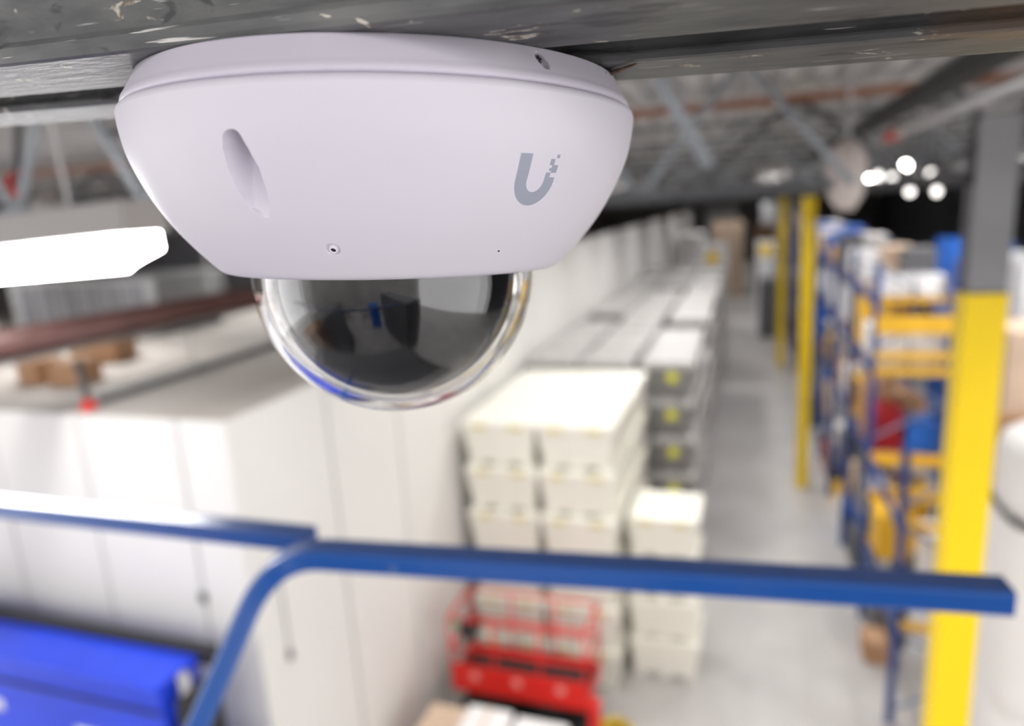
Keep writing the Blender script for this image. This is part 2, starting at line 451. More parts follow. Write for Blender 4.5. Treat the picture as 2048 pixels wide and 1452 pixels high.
# clear bubble (a real shell) and the black liner with the lens behind it
def hemi(Rr, zc, top, n=48):
    out = []
    for k in range(n + 1):
        t = math.pi / 2 * k / n
        out.append((Rr * math.cos(t) * mm, (zc - Rr * math.sin(t)) * mm))
    out[-1] = (0.00001, out[-1][1])
    return [(Rr * mm, top * mm)] + out
outer = hemi(42.6, -46.0, -41.5); inner = hemi(39.9, -46.0, -41.5)
MB().lathe(outer + inner[::-1], 128, closed=True).build('clear_bubble', M_glass, dome, smooth=60, weld=1e-6)
lin = MB().lathe(hemi(37.0, -46.4, -41.0), 128).build('black_liner', M_black, dome, smooth=True, weld=1e-6)

# ------------------------------------------------------------------ blue lift guard rails around the photographer's platform
def rrect(w, h, r=.004, k=3):
    out = []
    for cx_, cy_, a0 in ((w / 2 - r, h / 2 - r, 0), (-w / 2 + r, h / 2 - r, 90), (-w / 2 + r, -h / 2 + r, 180), (w / 2 - r, -h / 2 + r, 270)):
        for j in range(k + 1):
            t = R(a0 + 90 * j / k); out.append((cx_ + r * math.cos(t), cy_ + r * math.sin(t)))
    return out
lift = empty('lift_guardrail', (0, 0, H - 1.45))
tag(lift, 'blue square-tube guard rail of the work platform crossing the picture', 'guard rail')
zb = 1.45 - .3625
sec = rrect(.033, .025)
p_end = Vector((.222, .668, zb)); p_corner = Vector((-.47, .602, zb))
d_r = (p_corner - p_end).normalized()
leg_top = p_corner + d_r * .012
leg_dir = (Vector((-.555, .51, 1.45 - .525)) - (p_corner + d_r * .03)).normalized()
B0 = p_corner - d_r * .03; B1 = p_corner + d_r * .035; B2 = B1 + leg_dir * .07
path = [p_end, (p_end + B0) / 2] + [B0 * (1 - t) ** 2 + B1 * 2 * t * (1 - t) + B2 * t * t for t in [k / 14 for k in range(15)]] + [B2 + leg_dir * 1.1]
def frames_sweep(path, sect):
    """parallel-transported sweep so that the bend keeps its square section"""
    mb = MB(); n = len(sect); vs = []; up = None
    for i, p in enumerate(path):
        d = (path[min(i + 1, len(path) - 1)] - path[max(i - 1, 0)]).normalized()
        if up is None: up = Vector((0, 0, 1))
        b = (up - d * up.dot(d)).normalized(); a = d.cross(b); up = b
        vs += [p + a * u + b * w for u, w in sect]
    fs = [(i * n + k, i * n + (k + 1) % n, (i + 1) * n + (k + 1) % n, (i + 1) * n + k) for i in range(len(path) - 1) for k in range(n)]
    fs += [tuple(range(n))[::-1], tuple((len(path) - 1) * n + k for k in range(n))]
    return mb.add(vs, fs)
frames_sweep(path, sec).build('top_rail', M_rail, lift)
frames_sweep([Vector((-.49, .645, zb - .006)), Vector((-1.0, .632, zb + .0)), Vector((-1.7, .615, zb + .004))], rrect(.033, .022)).build('side_rail', M_rail, lift)
for x in (-1.68,):
    frames_sweep([Vector((x, .615, zb)), Vector((x, .613, .02))], rrect(.03, .03)).build('post', M_rail, lift)
MB().box(-1.75, .45, -.75, .66, -.06, .0, .006).build('deck', M_plat, lift)
for yy in (-.74,):
    frames_sweep([Vector((-1.7, yy, zb)), Vector((.42, yy, zb))], sec).build('top_rail', M_rail, lift)
    for x in (-1.68, -.9, -.2, .4):
        frames_sweep([Vector((x, yy, zb)), Vector((x, yy, .0))], rrect(.03, .03)).build('post', M_rail, lift)
for yy in (-.6, .5):                                  # scissor arms below the deck
    for k in range(5):
        z0 = -.06 - 1.15 * k; z1 = z0 - 1.15
        MB().bar((-1.5, yy, z0), (.2, yy, z1), .04, .09).build('scissor_arm', M_rail, lift)
        MB().bar((.2, yy, z0), (-1.5, yy, z1), .04, .09).build('scissor_arm', M_rail, lift)
MB().box(-1.7, .4, -.7, .6, -6.05, -5.81, .02).build('base', M_rail, lift)

# ------------------------------------------------------------------ lamps
def high_bay(loc, L, label, group=None, sc=1., rz=0., ry=0.):
    o = empty('high_bay_lamp', loc, rz); o.rotation_euler.y = ry; tag(o, label, 'lamp', group)
    n = max(3, round(L / (.17 * sc)))
    MB().box(-L / 2 - .02, L / 2 + .02, -.055 * sc, .055 * sc, .012, .075 * sc, .006).build('housing', M_house, o)
    seg = L / n
    for k in range(n):                                # glowing lens segments, rounded, last ones chamfered
        x0 = -L / 2 + k * seg + .004; x1 = x0 + seg - .008
        prof = [(-.05, .012), (.05, .012), (.05, -.02), (.036, -.043), (.014, -.055), (-.014, -.055), (-.036, -.043), (-.05, -.02)]
        prof = [(a * sc, b * (sc if b < 0 else 1)) for a, b in prof]; m = len(prof)
        vs = [(x, a, b) for x in (x0, x1) for a, b in prof]
        if k in (0, n - 1):
            e = 0 if k == 0 else m
            vs = [((v[0] + (seg * .35 if k == 0 else -seg * .35)) if (e <= i < e + m and v[2] < -.03 * sc) else v[0], v[1], v[2]) for i, v in enumerate(vs)]
        MB().add(vs, [(i, (i + 1) % m, m + (i + 1) % m, m + i) for i in range(m)] + [tuple(range(m)), tuple(range(m, 2 * m))]).build('lens_segment', M_lens2, o)
    for x in (-L * .36, L * .36):
        MB().tube([(x, 0, .07 * sc), (x, 0, H + .72 - loc[2])], .004, 6).build('hanger', M_conduit, o)
    return o
high_bay((-1.70, 1.085, H - .040), 1.2, 'glowing linear lamp hanging left of the dome camera', rz=R(-2.0), ry=R(-2.2))

def added_bay(loc, label, group=None, r=.2, bare=False):
    """high bay lamp: deep reflector skirt with the lens up inside, or a bare domed lens"""
    o = empty('round_bay_lamp', loc); tag(o, label, 'lamp', group)
    if bare:
        MB().lathe([(0.001, .16), (.06, .16), (.07, .06), (r, .03), (r, .0), (r - .02, 0)], 20).build('housing', M_house, o, smooth=40)
        MB().lathe([(0.001, -.16), (r * .5, -.13), (r * .85, -.05), (r - .01, .0)], 20).build('lens', M_lensb, o)
    else:
        MB().lathe([(0.001, .18), (.06, .18), (.09, .08), (r + .004, .03), (r + .012, -.11), (r + .006, -.11), (r + .004, .02), (.001, .03)], 24).build('reflector', M_house, o, smooth=40)
        MB().lathe([(r + .003, -.108), (r + .001, .004)], 24).build('baffle', M_rubber, o, smooth=40)
        MB().lathe([(0.001, .0), (r - .012, .004)], 12).build('lens', M_lens, o)
    MB().tube([(0, 0, .15), (0, 0, H + .72 - loc[2])], .006, 6).build('hanger', M_conduit, o)
    return o
AY = (4.6, 8.2, 11.8, 15.4, 19.0, 22.6, 28., 35.2, 44., 54., 66, 78)
for i, y in enumerate(AY):  # rows added to light aisle and bins, lenses hidden in deep skirts
    added_bay((-2.15, y, H + .34), f'round ceiling lamp over the bins left of the aisle, {ORD[i]} from the front', 'round bay lamps', .24)
    if i > 1: added_bay((.35, y, H + .36), f'round ceiling lamp above the aisle floor, {ORD[i]} from the front', 'round bay lamps', .24)
for i, (x, y) in enumerate(((3.3, 2.6), (3.4, 8.2), (-5.4, 3.1), (-8.6, 7.0), (-8.6, 11.0), (-12.5, 7.4))):  # single lamps added to brighten the rack start and the white room
    added_bay((x, y, H + .42), ['round ceiling lamp above the near column, out to the right', 'round ceiling lamp over the start of the rack', 'round ceiling lamp over the blue machine', 'round ceiling lamp over the front of the white room', 'round ceiling lamp over the back of the white room', 'round ceiling lamp over the far left of the white room'][i], 'round bay lamps', .24)
for i, y in enumerate((11.8, 15.4, 19., 22.6, 26.2, 31., 37., 44.)):  # row added to brighten the goods on the rack
    added_bay((3.6, y, H + .36), f'round ceiling lamp above the pallet rack, {ORD[i]} from the front', 'round bay lamps', .24)
for i, y in enumerate((19., 28., 40.)):  # row added to brighten the far left wall
    added_bay((-9.5, y, H + .36), f'round ceiling lamp beyond the long white aisle wall, {ORD[i]} from the front', 'round bay lamps', .24)
GLINTS = [(0.89, 0.142, 0), (0.958, 0.049, 1), (1.063, -0.006, 0), (1.131, 0.056, 0), (1.23, 0.148, 1), (1.273, -0.062, 0), (1.354, 0.012, 0), (1.422, 0.074, 0), (1.471, -0.074, 0), (1.026, 0.08, 0), (1.558, 0.012, 0)]  # small glowing bulbs stand in for glints under the roof
for i, (x, z, e) in enumerate(sorted(GLINTS)):
    o = empty('bare_bulb', (x, 6.8, H + z)); tag(o, f'small bare bulb glowing beyond the racks, {ORD[i]} from the left', 'bulb', 'bare bulbs beyond the racks')
    MB().lathe([(.001, -.03), (.018, -.025), (.030, -.006), (.027, .018), (.012, .036)], 14).build('glass', M_lensb if e else M_lensc, o, smooth=True)
    MB().lathe([(.013, .033), (.013, .066), (.001, .07)], 10).build('socket', M_rubber, o)
    MB().tube([(0, 0, .066), (0, 0, .72 - z)], .003, 5).build('cord', M_rubber, o)

# ------------------------------------------------------------------ roof joists and girders behind
def make_joist(loc, half, label, group=None, chord=M_joist, web=M_web, topm=None, pitch=1.2, top=.66, ph=0., size=1., x0=None, x1=None):
    o = empty('roof_joist', loc); tag(o, label, 'joist', group)
    x0 = -half if x0 is None else x0; x1 = half if x1 is None else x1
    for s in (-1, 1):
        MB().box(x0, x1, s * .012 - (.04 * size if s < 0 else 0), s * .012 + (.04 * size if s > 0 else 0), 0, .006).box(x0, x1, s * .012 - (.006 if s < 0 else 0), s * .012 + (.006 if s > 0 else 0), .006, .045 * size).build('bottom_chord', chord, o)
    MB().box(x0, x1, -.05 * size, .05 * size, top - .05, top).build('top_chord', topm or chord, o)
    x = x0 + ph
    me = []
    for d in (1, -1):
        mb = MB().tube([(0, 0, .02), (d * pitch / 2, 0, top - .03)], .017 * size, 8); me.append(mb.mesh('web_bar', web, True))
    while x + pitch / 2 < x1:
        link('web_bar', me[0], o, (x, 0, 0)); link('web_bar', me[1], o, (x + pitch, 0, 0)); x += pitch
    return o
make_joist((-2.6, 1.95, H + .055), 4, 'pale open-web roof joist seen left of the dome camera', chord=M_web, pitch=.62, top=.6, ph=.12, x0=-3.2, x1=2.2)
make_joist((0, 3.75, H + .0), 9, 'open-web roof joist crossing behind the dome on the right', pitch=1.0, ph=.46, x0=-4, x1=.38, size=1.1)
gd = make_joist((0, 5.5, H - .03), 9, 'rusty brown roof girder meeting the near yellow column', topm=M_rust, web=M_joist, pitch=1.6, top=.68, ph=.5, x0=-9, x1=9, size=1.7)
yy = 7.3; k = 0
while yy < 60:
    make_joist((0, yy, H + .03), 9, f'open-web roof joist above the aisle, {ORD[k]} beyond the girder', 'roof joists above the aisle', pitch=1.4 if yy < 20 else 2.4, ph=(k * .37) % 1, x0=-12 if yy > 7 else -9, x1=12)
    k += 1; yy += 1.8 if yy < 18 else 3.6
# pipes under the roof, running along the aisle
tag(MB().bar((.80, 2.2, H + .43), (.80, 40, H + .43), .09, .09).build('cable_tray', M_rubber), 'dark cable tray running down the aisle under the roof', 'cable tray')
cp = empty('conduit_pipe', (.80, 2.2, H + .31)); tag(cp, 'pale steel conduit beside the dark cable tray, with red coupling', 'pipe')
MB().tube([(0.05, 0, 0), (.05, 30, 0)], .026, 10).build('pipe', M_conduit, cp, smooth=True)
MB().tube([(.05, 2.82, 0), (.05, 3.1, 0)], .034, 12).build('coupling', M_red, cp, smooth=True)
ov = empty('hanging_reflector', (.575, 5.0, H - .135)); tag(ov, 'beige oval hanging reflector under the cable tray', 'reflector')
prof = [(.02, .0), (.05, .0), (.10, .083), (.12, .2), (.112, .316), (.075, .4), (.025, .433), (.001, .437)]
MB().lathe(prof, 28).build('shade', M_ovalm, ov, smooth=50)
MB().tube([(0, 0, .43), (0, 0, .86)], .012, 8).build('hanger', M_conduit, ov)
# brown main over the white room and its dark drop
mp = empty('brown_main_pipe', (-6.1, 2.6, H - .88)); tag(mp, 'thick brown main running above the roof of the white room', 'pipe')
MB().tube([(0, 0, 0), (0, 10.7, -.06)], .125, 18).build('pipe', M_pipe, mp, smooth=True)
MB().bar((.02, 0, -.145), (.02, 10.7, -.205), .2, .03).build('bracket_rail', M_conduit, mp)
for y in (1.6, 4.2, 7.):
    MB().tube([(0, y, .1), (0, y, 1.5)], .012, 6).build('hanger', M_conduit, mp)
dp = empty('drop_pipe', (-6.13, 4.95, ZT)); tag(dp, 'dark drop pipe with red foot on the white room roof', 'pipe')
MB().tube([(0, 0, .07), (-.04, .0, .50)], .035, 12).build('pipe', M_joist, dp, smooth=True)
MB().lathe([(.001, 0), (.085, 0), (.085, .03), (.05, .05), (.045, .10), (.001, .10)], 18).build('red_foot', M_red, dp, smooth=40)
rr = empty('roof_edge_rail', (-6.15, 5.1, ZT)); tag(rr, 'low grey pipe rail lying along the white room roof', 'rail')
MB().tube([(0, 0, .05), (-.1, 7.8, .05)], .04, 10).build('pipe', M_joist, rr, smooth=True)
for y in (1.3, 3.2, 5.2):
    MB().tube([(0, y, .02), (0, y, .5)], .012, 8).build('post', M_conduit, rr)
MB().tube([(0, 1.3, .5), (-.02, 5.2, .5)], .012, 8).build('pipe', M_conduit, rr)
def carton(loc, sx, sy, sz, label, m=M_card, rz=0., group=None, tape=True, name='cardboard_box', cat='box'):
    o = empty(name, loc, rz); tag(o, label, cat, group)
    MB().box(-sx / 2, sx / 2, -sy / 2, sy / 2, 0, sz, min(sx, sy, sz) * .02).build('body', m, o)
    if tape:
        MB().box(-sx * .04, sx * .04, -sy / 2 - .003, sy / 2 + .003, sz - .08, sz + .003).build('tape', M_cardpale, o)
    return o
carton((-8.2, 7.0, ZT), .62, .5, .46, 'orange-brown cardboard box on the white room roof, rightmost of three', rz=.3)
carton((-7.95, 5.9, ZT), .4, .35, .28, 'brown cardboard box on the white room roof, leftmost of three', rz=-.2)
carton((-7.4, 5.9, ZT), .4, .35, .27, 'brown cardboard box on the white room roof, middle of three', rz=.1)
hv = empty('air_handler', (-10.5, 9.5, ZT + .004)); tag(hv, 'grey air handler unit on the white room roof at the left', 'air handler')
MB().box(-1.6, 1.6, -.8, .8, .12, .95, .03).build('cabinet', M_colgrey, hv)
for k in range(6): MB().box(-1.4 + k * .48, -1.05 + k * .48, -.83, -.8, .25, .85).build('grille', M_dim, hv)
MB().box(-1.5, 1.5, -.7, .7, 0, .12).build('skid', M_joist, hv)
vl = empty('valve_wheel', (-3.4, 2.6, H + .26)); tag(vl, 'red valve wheel up by the roof at the left edge', 'valve')
MB().lathe([(.05, -.02), (.06, -.02), (.065, 0), (.06, .02), (.05, .02), (.045, 0)], 20, closed=True).xform(Matrix.Rotation(R(70), 4, 'X')).build('wheel', M_red, vl, smooth=True)
MB().tube([(0, 0, 0), (0, .1, .44)], .02, 8).build('stem', M_joist, vl)

# ------------------------------------------------------------------ blue machine at lower left
bl = empty('baling_machine', (-6.32, 4.1, 0)); tag(bl, 'vivid blue steel machine with black top edge in front of white wall', 'machine')
zt = 3.78
MB().box(-2.4, 1.68, -.22, .22, .1, zt - .06, .02).build('body', M_baler, bl)
MB().box(-2.42, 1.70, -.27, .20, zt - .06, zt, .015).build('top_lip', M_baler, bl)
MB().box(-2.42, 1.86, .20, .30, zt - .10, zt + .08, .02).build('rubber_edge', M_rubber, bl)
MB().box(-2.4, 1.66, -.235, -.21, zt - .30, zt - .27).build('seam_strip', M_rubber, bl)
MB().tube([(1.74, -.02, .1), (1.74, -.02, zt - .02)], .05, 12).build('corner_post', M_conduit, bl, smooth=True)
MB().box(1.80, 1.88, -.2, .22, .0, zt - .15, .015).build('side_rubber', M_rubber, bl)
for x in (-2.2, 1.5): MB().box(x - .1, x + .1, -.2, .2, 0, .1).build('foot', M_rubber, bl)
MB().box(-.7, -.3, -.232, -.215, zt - .62, zt - .52).build('label_plate', M_wrap, bl)
MB().box(.6, 1.2, -.232, -.215, zt - .70, zt - .62).build('label_plate', M_wrap, bl)
# small fittings on the white wall
for i, (x, z, lab) in enumerate(((-4.9, 4.05, 'small grey switch on the white wall above the blue machine'),)):
    o = empty('wall_switch', (x, YC - .02, z)); tag(o, lab, 'switch')
    MB().box(-.04, .04, -.03, 0, -.05, .05, .006).build('box', M_joist, o); MB().box(-.01, .01, -.045, -.03, -.02, .02).build('toggle', M_rubber, o)
o = empty('pull_cord', (XW + .02, 5.15, 3.2)); tag(o, 'grey cord with dark handle hanging on the white side wall', 'cord')
MB().tube([(.02, 0, .12), (.02, 0, .95)], .008, 6).build('cord', M_wallj, o); MB().lathe([(.001, 0), (.03, .01), (.035, .08), (.012, .13), (.001, .13)], 12).xform(Matrix.Translation((.02, 0, 0))).build('handle', mat('dull_mauve', (.2, .15, .16), .5), o, smooth=True)

# ------------------------------------------------------------------ bulk bins
def bin_meshes(w, d, h, m_body, m_rim, m_dot, feet=True):
    """tapered ribbed bin with overhanging rim, handle pockets and runners"""
    def ring(f, z): return [(-w / 2 * f, -d / 2 * f, z), (w / 2 * f, -d / 2 * f, z), (w / 2 * f, d / 2 * f, z), (-w / 2 * f, d / 2 * f, z)]
    b = MB()
    lv = [(.86, .10 * h), (.90, .45 * h), (.90, .47 * h), (.925, .48 * h), (.955, .82 * h)]
    vs = [p for f_, z in lv for p in ring(f_, z)]
    fs = [(i * 4 + k, i * 4 + (k + 1) % 4, i * 4 + 4 + (k + 1) % 4, i * 4 + 4 + k) for i in range(len(lv) - 1) for k in range(4)] + [(3, 2, 1, 0)]
    b.add(vs, fs)
    for k in (-1, 0, 1):                               # runners
        b.box(k * w * .36 - w * .06, k * w * .36 + w * .06, -d * .43, d * .43, 0, .11 * h)
    rm = MB().box(-w / 2, w / 2, -d / 2, d / 2, .81 * h, .995 * h, .02)
    out = {'body': b.mesh('bin_body', m_body), 'rim': rm.mesh('bin_rim', m_rim)}
    pk = MB()
    pk.box(-w * .09, w * .09, -d / 2 - .012, -d / 2 + .004, .84 * h, .93 * h)
    out['pocket'] = pk.mesh('bin_pocket', m_dot)
    return out
BW, BD, BH = 1.19, 1.16, .73
wm = bin_meshes(BW - .022, BD - .022, BH, M_whitebin, M_whitebin, M_yelbin)
def white_bin(loc, label, group='white bulk bins', pockets=True, sx=1.):
    o = empty('bulk_bin', loc); tag(o, label, 'bin', group)
    link('body', wm['body'], o); link('rim', wm['rim'], o)
    if pockets:
        for s in (-.24, .24): link('handle_pocket', wm['pocket'], o, (s * BW, 0, 0))
    if sx != 1.: o.scale = (sx, sx, .955)
    return o
LV = ['bottom', 'second', 'third', 'fourth', 'fifth', 'top']
X0 = -4.16
for r_ in range(3):
    for c in range(2):
        for l in range(6):
            side = 'wall-side' if c == 0 else 'aisle-side'
            if r_ == 0: lab = f'cream white bulk bin, {LV[l]} level of the front {side} stack'
            else: lab = f'cream white bulk bin, {LV[l]} level, {side} stack, {"middle" if r_ == 1 else "back"} row'
            white_bin((X0 + (c + .5) * BW + random.uniform(-.006, .006), 9.42 + (r_ + .5) * BD, l * BH), lab, pockets=(r_ == 0))
# hidden stack cores are left out; the short stack by the aisle
for l in range(4):
    white_bin((-1.20 + random.uniform(-.02, .02), 10.48, l * .6975), f'cream white bulk bin, {["bottom", "second", "third", "top"][l]} of the short stack by the aisle', pockets=l > 1, sx=.93)
GW, GD, GH = 1.08, 1.22, .75
gm = bin_meshes(GW - .05, GD - .05, GH, M_greybin, M_greylid, M_greylid)
dot = MB().tube([(0, -.012, 0), (0, .0, 0)], .10, 16).mesh('sticker', M_sticker)
def grey_bin(loc, label, group=None, st=False):
    o = empty('grey_tote', loc); tag(o, label, 'bin', group)
    link('body', gm['body'], o); link('rim', gm['rim'], o)
    if st: link('sticker', dot, o, (.1, -GD * .47, GH * .60))
    return o
for r_ in range(16):
    yb = 13.1 + r_ * GD + (1.1 if r_ > 11 else 0)
    for c in range(3):
        xb = -.92 - (c + .5) * GW - .06 * c
        for l in range(6):
            if l == 5 and (r_ * 5 + c * 3) % 11 == 4: continue
            cw = ['aisle', 'middle', 'wall'][c]
            lab = f'grey tote in the {ORD[r_]} row of the {cw} column, {LV[l]} level'
            grey_bin((xb + random.uniform(-.03, .03), yb + GD / 2, l * GH), lab, 'grey totes along the aisle', st=(r_ == 0 and c == 0))

# ------------------------------------------------------------------ small red scissor lift in front of the white bins
rl = empty('red_scissor_lift', (-2.95, 8.35, 0)); tag(rl, 'small red scissor lift standing before the white bins', 'scissor lift')
def rl_x(a): return a
MB().box(-.95, .95, -.38, .38, .16, .52, .03).build('chassis', M_rubber, rl)
for x in (-.72, .72):
    for y in (-.38, .38):
        MB().tube([(x, y - .06, .17), (x, y + .06, .17)], .17, 18).build('wheel', M_rubber, rl, smooth=40)
for k in range(2):
    z0 = .52 + .16 * k
    for y in (-.25, .25):
        MB().bar((-.8, y, z0), (.8, y, z0 + .16), .05, .07).build('scissor_arm', M_rubber, rl)
        MB().bar((.8, y, z0), (-.8, y, z0 + .16), .05, .07).build('scissor_arm', M_rubber, rl)
MB().box(-.97, .97, -.40, .40, .84, .92, .01).build('platform', M_rubber, rl)
MB().box(-.98, .98, -.42, -.38, .86, 1.28, .01).build('front_panel', M_red, rl)
MB().box(-.98, .98, .38, .42, .86, 1.05, .01).build('toe_board', M_red, rl)
MB().box(-.99, -.96, -.4, .4, .86, 1.05, .008).build('toe_board', M_red, rl)
MB().box(.96, .99, -.4, .4, .86, 1.05, .008).build('toe_board', M_red, rl)
for y in (-.4, .4):
    for z in (1.52, 1.98):
        MB().tube([(-.97, y, z), (.97, y, z)], .022, 8).build('guard_rail', M_red, rl, smooth=True)
    for x in (-.97, -.32, .34, .97):
        MB().tube([(x, y, .9), (x, y, 1.98)], .020, 8).build('rail_post', M_red, rl, smooth=True)
for x in (-.97, .97):
    for z in (1.52, 1.98):
        MB().tube([(x, -.4, z), (x, .4, z)], .022, 8).build('guard_rail', M_red, rl, smooth=True)
cb = MB().box(-.80, -.60, -.46, -.30, 1.72, 1.96, .03).build('control_box', M_rubber, rl)
MB().lathe([(.001, .02), (.045, .015), (.05, 0)], 16).xform(Matrix.Translation((-.86, -.47, 1.93)) @ Matrix.Rotation(R(90), 4, 'X')).build('green_button', mat('green_button', (.05, .45, .15), .3), rl, smooth=40)
MB().tube([(-.72, -.38, 1.72), (-.76, -.40, 1.4), (-.70, -.40, 1.2)], .012, 8).build('cable', M_rubber, rl, smooth=True)
for x in (-.62, .0, .62): MB().tube([(x, -.428, 1.13), (x, -.42, 1.13)], .07, 16).build('decal', mat('pale_red_decal', (.85, .28, .25), .5), rl)
MB().box(.99, 1.14, -.45, -.28, .1, 1.0, .02).build('ladder_side', M_red, rl)
hz = empty('hose_coil', (-1.72, 8.5, 0)); tag(hz, 'coiled yellow hose on the floor beside the red lift', 'hose')
for k in range(4):
    MB().tube([((.20 + .02 * (k % 2)) * math.cos(t), (.20 + .02 * (k % 2)) * math.sin(t), .03 + .05 * k) for t in [2 * math.pi * j / 28 for j in range(29)]], .028, 8).build('coil', M_hose, hz, smooth=True)
# pallet of boxes nearest the camera at the bottom edge
plt = empty('wooden_pallet', (-2.95, 6.75, 0)); tag(plt, 'wooden pallet under the white and brown boxes', 'pallet')
for k in range(7): MB().box(-.95, .95, -.5 + k * .15, -.40 + k * .15, .10, .125).build('deck_board', M_wood, plt)
for x in (-.9, 0, .9): MB().box(x - .05, x + .05, -.5, .5, 0, .10).build('stringer', M_wood, plt)
carton((-3.62, 6.78, .125), .5, .8, 1.1, 'pale brown cardboard box at the left end of the pallet', M_cardpale, tape=False)
carton((-3.05, 6.80, .125), .58, .8, 1.16, 'white topped box in the middle of the pallet', M_pale)
carton((-2.36, 6.80, .125), .66, .78, 1.12, 'white box at the right end of the pallet', M_pale, tape=False)

# ------------------------------------------------------------------ columns with yellow guards
def column(loc, w, ytop, label, d=.22):
    o = empty('steel_column', loc); tag(o, label, 'column', 'steel columns')
    f_ = .018
    z1 = H + .40
    MB().box(-w / 2, w / 2, -d / 2, -d / 2 + f_, 0, z1).build('flange', M_colgrey, o)
    MB().box(-w / 2, w / 2, d / 2 - f_, d / 2, 0, z1).build('flange', M_colgrey, o)
    MB().box(-.01, .01, -d / 2 + f_, d / 2 - f_, 0, z1).build('web', M_colgrey, o)
    zs = [0]
    while zs[-1] < ytop - .01: zs.append(min(zs[-1] + 2.27, ytop))
    e = .012
    for a, b in zip(zs, zs[1:]):
        MB().box(-w / 2 - e, w / 2 + e, -d / 2 - e, d / 2 + e, a, b - .02, .012).build('yellow_guard', M_yellow, o)
        MB().box(-w / 2 - .002, w / 2 + .002, -d / 2 - .002, d / 2 + .002, b - .02, b - .001).build('guard_strap', M_joist, o)
    return o
column((1.50, 5.5, 0), .235, H - .72, 'near steel column with tall yellow guard at the right')
column((1.36, 18.5, 0), .26, H - .12, 'yellow guarded steel column in mid distance beside the aisle')
column((1.36, 32.5, 0), .30, H - .12, 'farthest yellow guarded steel column beside the aisle')
br = empty('column_brace', (1.50, 5.5, H + .25)); tag(br, 'dark diagonal knee brace at the top of the near column', 'brace')
MB().bar((.13, 0, .0), (.55, 0, .42), .09, .10, up=(0, 1, 0)).build('bar', M_joist, br)
MB().bar((-.10, .0, .15), (-.32, 0, .42), .06, .06, up=(0, 1, 0)).build('bar', M_joist, br)

# ------------------------------------------------------------------ pallet racks on the right
XR0, XR1 = 1.98, 3.06
FY = [9.8 + 2.75 * k for k in range(13)]
LZ = [1.55, 3.05, 4.55, 5.72]
rk = empty('pallet_rack', (XR0, FY[0], 0)); tag(rk, 'long blue and yellow pallet rack along the right of the aisle', 'rack')
up_me = MB().box(-.05, .05, -.04, .04, 0, 6.3).mesh('upright', M_rackblue)
up_low = MB().box(-.05, .05, -.04, .04, 0, 4.1).mesh('upright', M_rackblue)
wd = XR1 - XR0
bz = []
for k in range(8):
    z0 = .25 + k * .78
    bz.append(MB().bar((.04, 0, z0), (wd - .04, 0, z0 + .62), .03, .05, up=(0, 1, 0)).mesh('brace', M_rackpale) if k % 2 == 0 else MB().bar((wd - .04, 0, z0 - .16), (.04, 0, z0 + .46), .03, .05, up=(0, 1, 0)).mesh('brace', M_rackpale))
bm_me = MB().box(-.025, .025, .04, 2.71, -.13, 0).mesh('beam', M_rackblue)
cb_me = MB().box(.03, wd - .03, -.04, .04, -.12, -.02).mesh('cross_bar', M_beam)
for k, y in enumerate(FY):
    for x in (0, wd): link('upright', up_me if k else up_low, rk, (x, y - FY[0], 0))
    for b_ in (bz if k else bz[:5]): link('brace', b_, rk, (0, y - FY[0], 0))
    if k < len(FY) - 1:
        for z in (LZ if k else LZ[:2]):
            for x in (0, wd): link('beam', bm_me, rk, (x, y - FY[0], z))
            for t in (.1, 1.35, 2.6): link('cross_bar', cb_me, rk, (0, y - FY[0] + t, z + .02))
for z, hh in ((5.45, .30), (4.86, .13), (4.60, .13), (3.12, .20), (2.42, .14), (1.58, .20)):
    MB().box(.0, wd, -.07, -.045, z - hh, z).build('end_bar', M_beam, rk).location = (0, FY[1] - FY[0], 0)
rnd = random.Random(11)
kinds = [('white wrapped load', M_wrap, 'load'), ('brown carton', M_card, 'box'), ('bright blue tote', M_bluetote, 'tote'), ('dark grey crate', M_greyload, 'crate'), ('pale carton', M_cardpale, 'box'), ('crimson tote', M_redbox, 'tote'), ('white carton', M_pale, 'box'), ('yellow tote', M_beam, 'tote')]
SL = ['near', 'middle', 'far']
for k in range(len(FY) - 1):
    for li, z in enumerate([0.] + LZ):
        if k == 0 and li > 1: continue
        for j in range(3):
            if k == 0 and j == 0: continue
            if li == 0 and k < 2 and j == 1: continue
            for side in range(2):
                if (rnd.random() < .12 and not (k == 1 and j == 0)) or (k > 6 and side == 1): continue
                wts = [5, 1, 3, 1.5, 1, .3, 4, 1.6] if li > 2 else [3, 2, 1.6, 4, 1, .6, 1.5, 1.6]
                kd = rnd.choices(kinds, wts)[0]
                hh = rnd.uniform(.42, .95) if li < 4 else rnd.uniform(.25, .75)
                if k == 1 and j == 0 and li == 2 and side == 0: kd = kinds[5]; hh = .72
                if k == 1 and j == 0 and li == 2 and side == 1: kd = kinds[2]; hh = .5
                if k == 1 and j == 0 and li == 3: kd = kinds[0]; hh = .55
                if k == 1 and j == 0 and li == 4: kd = kinds[0]; hh = .3
                lvn = ['floor', 'lowest shelf', 'second shelf', 'third shelf', 'top shelf'][li]
                lab = f'{kd[0]}, {ORD[k]} rack bay, {lvn}, {SL[j]} end, {"aisle" if side == 0 else "back"} side'
                ww = wd * rnd.uniform(.40, .46); dd = rnd.uniform(.62, .80)
                carton((XR0 + wd * (.26 + .48 * side), FY[k] + .52 + .85 * j, z + .021 if li else 0), ww, dd, hh, lab, kd[1], name={'load': 'wrapped_load', 'box': 'cardboard_box', 'tote': 'plastic_tote', 'crate': 'plastic_crate'}[kd[2]], cat=kd[2], group='goods on the pallet rack', tape=kd[2] == 'box')
carton((2.02, 11.4, 0), .36, .5, .38, 'brown carton standing on the floor at the rack foot', M_card)
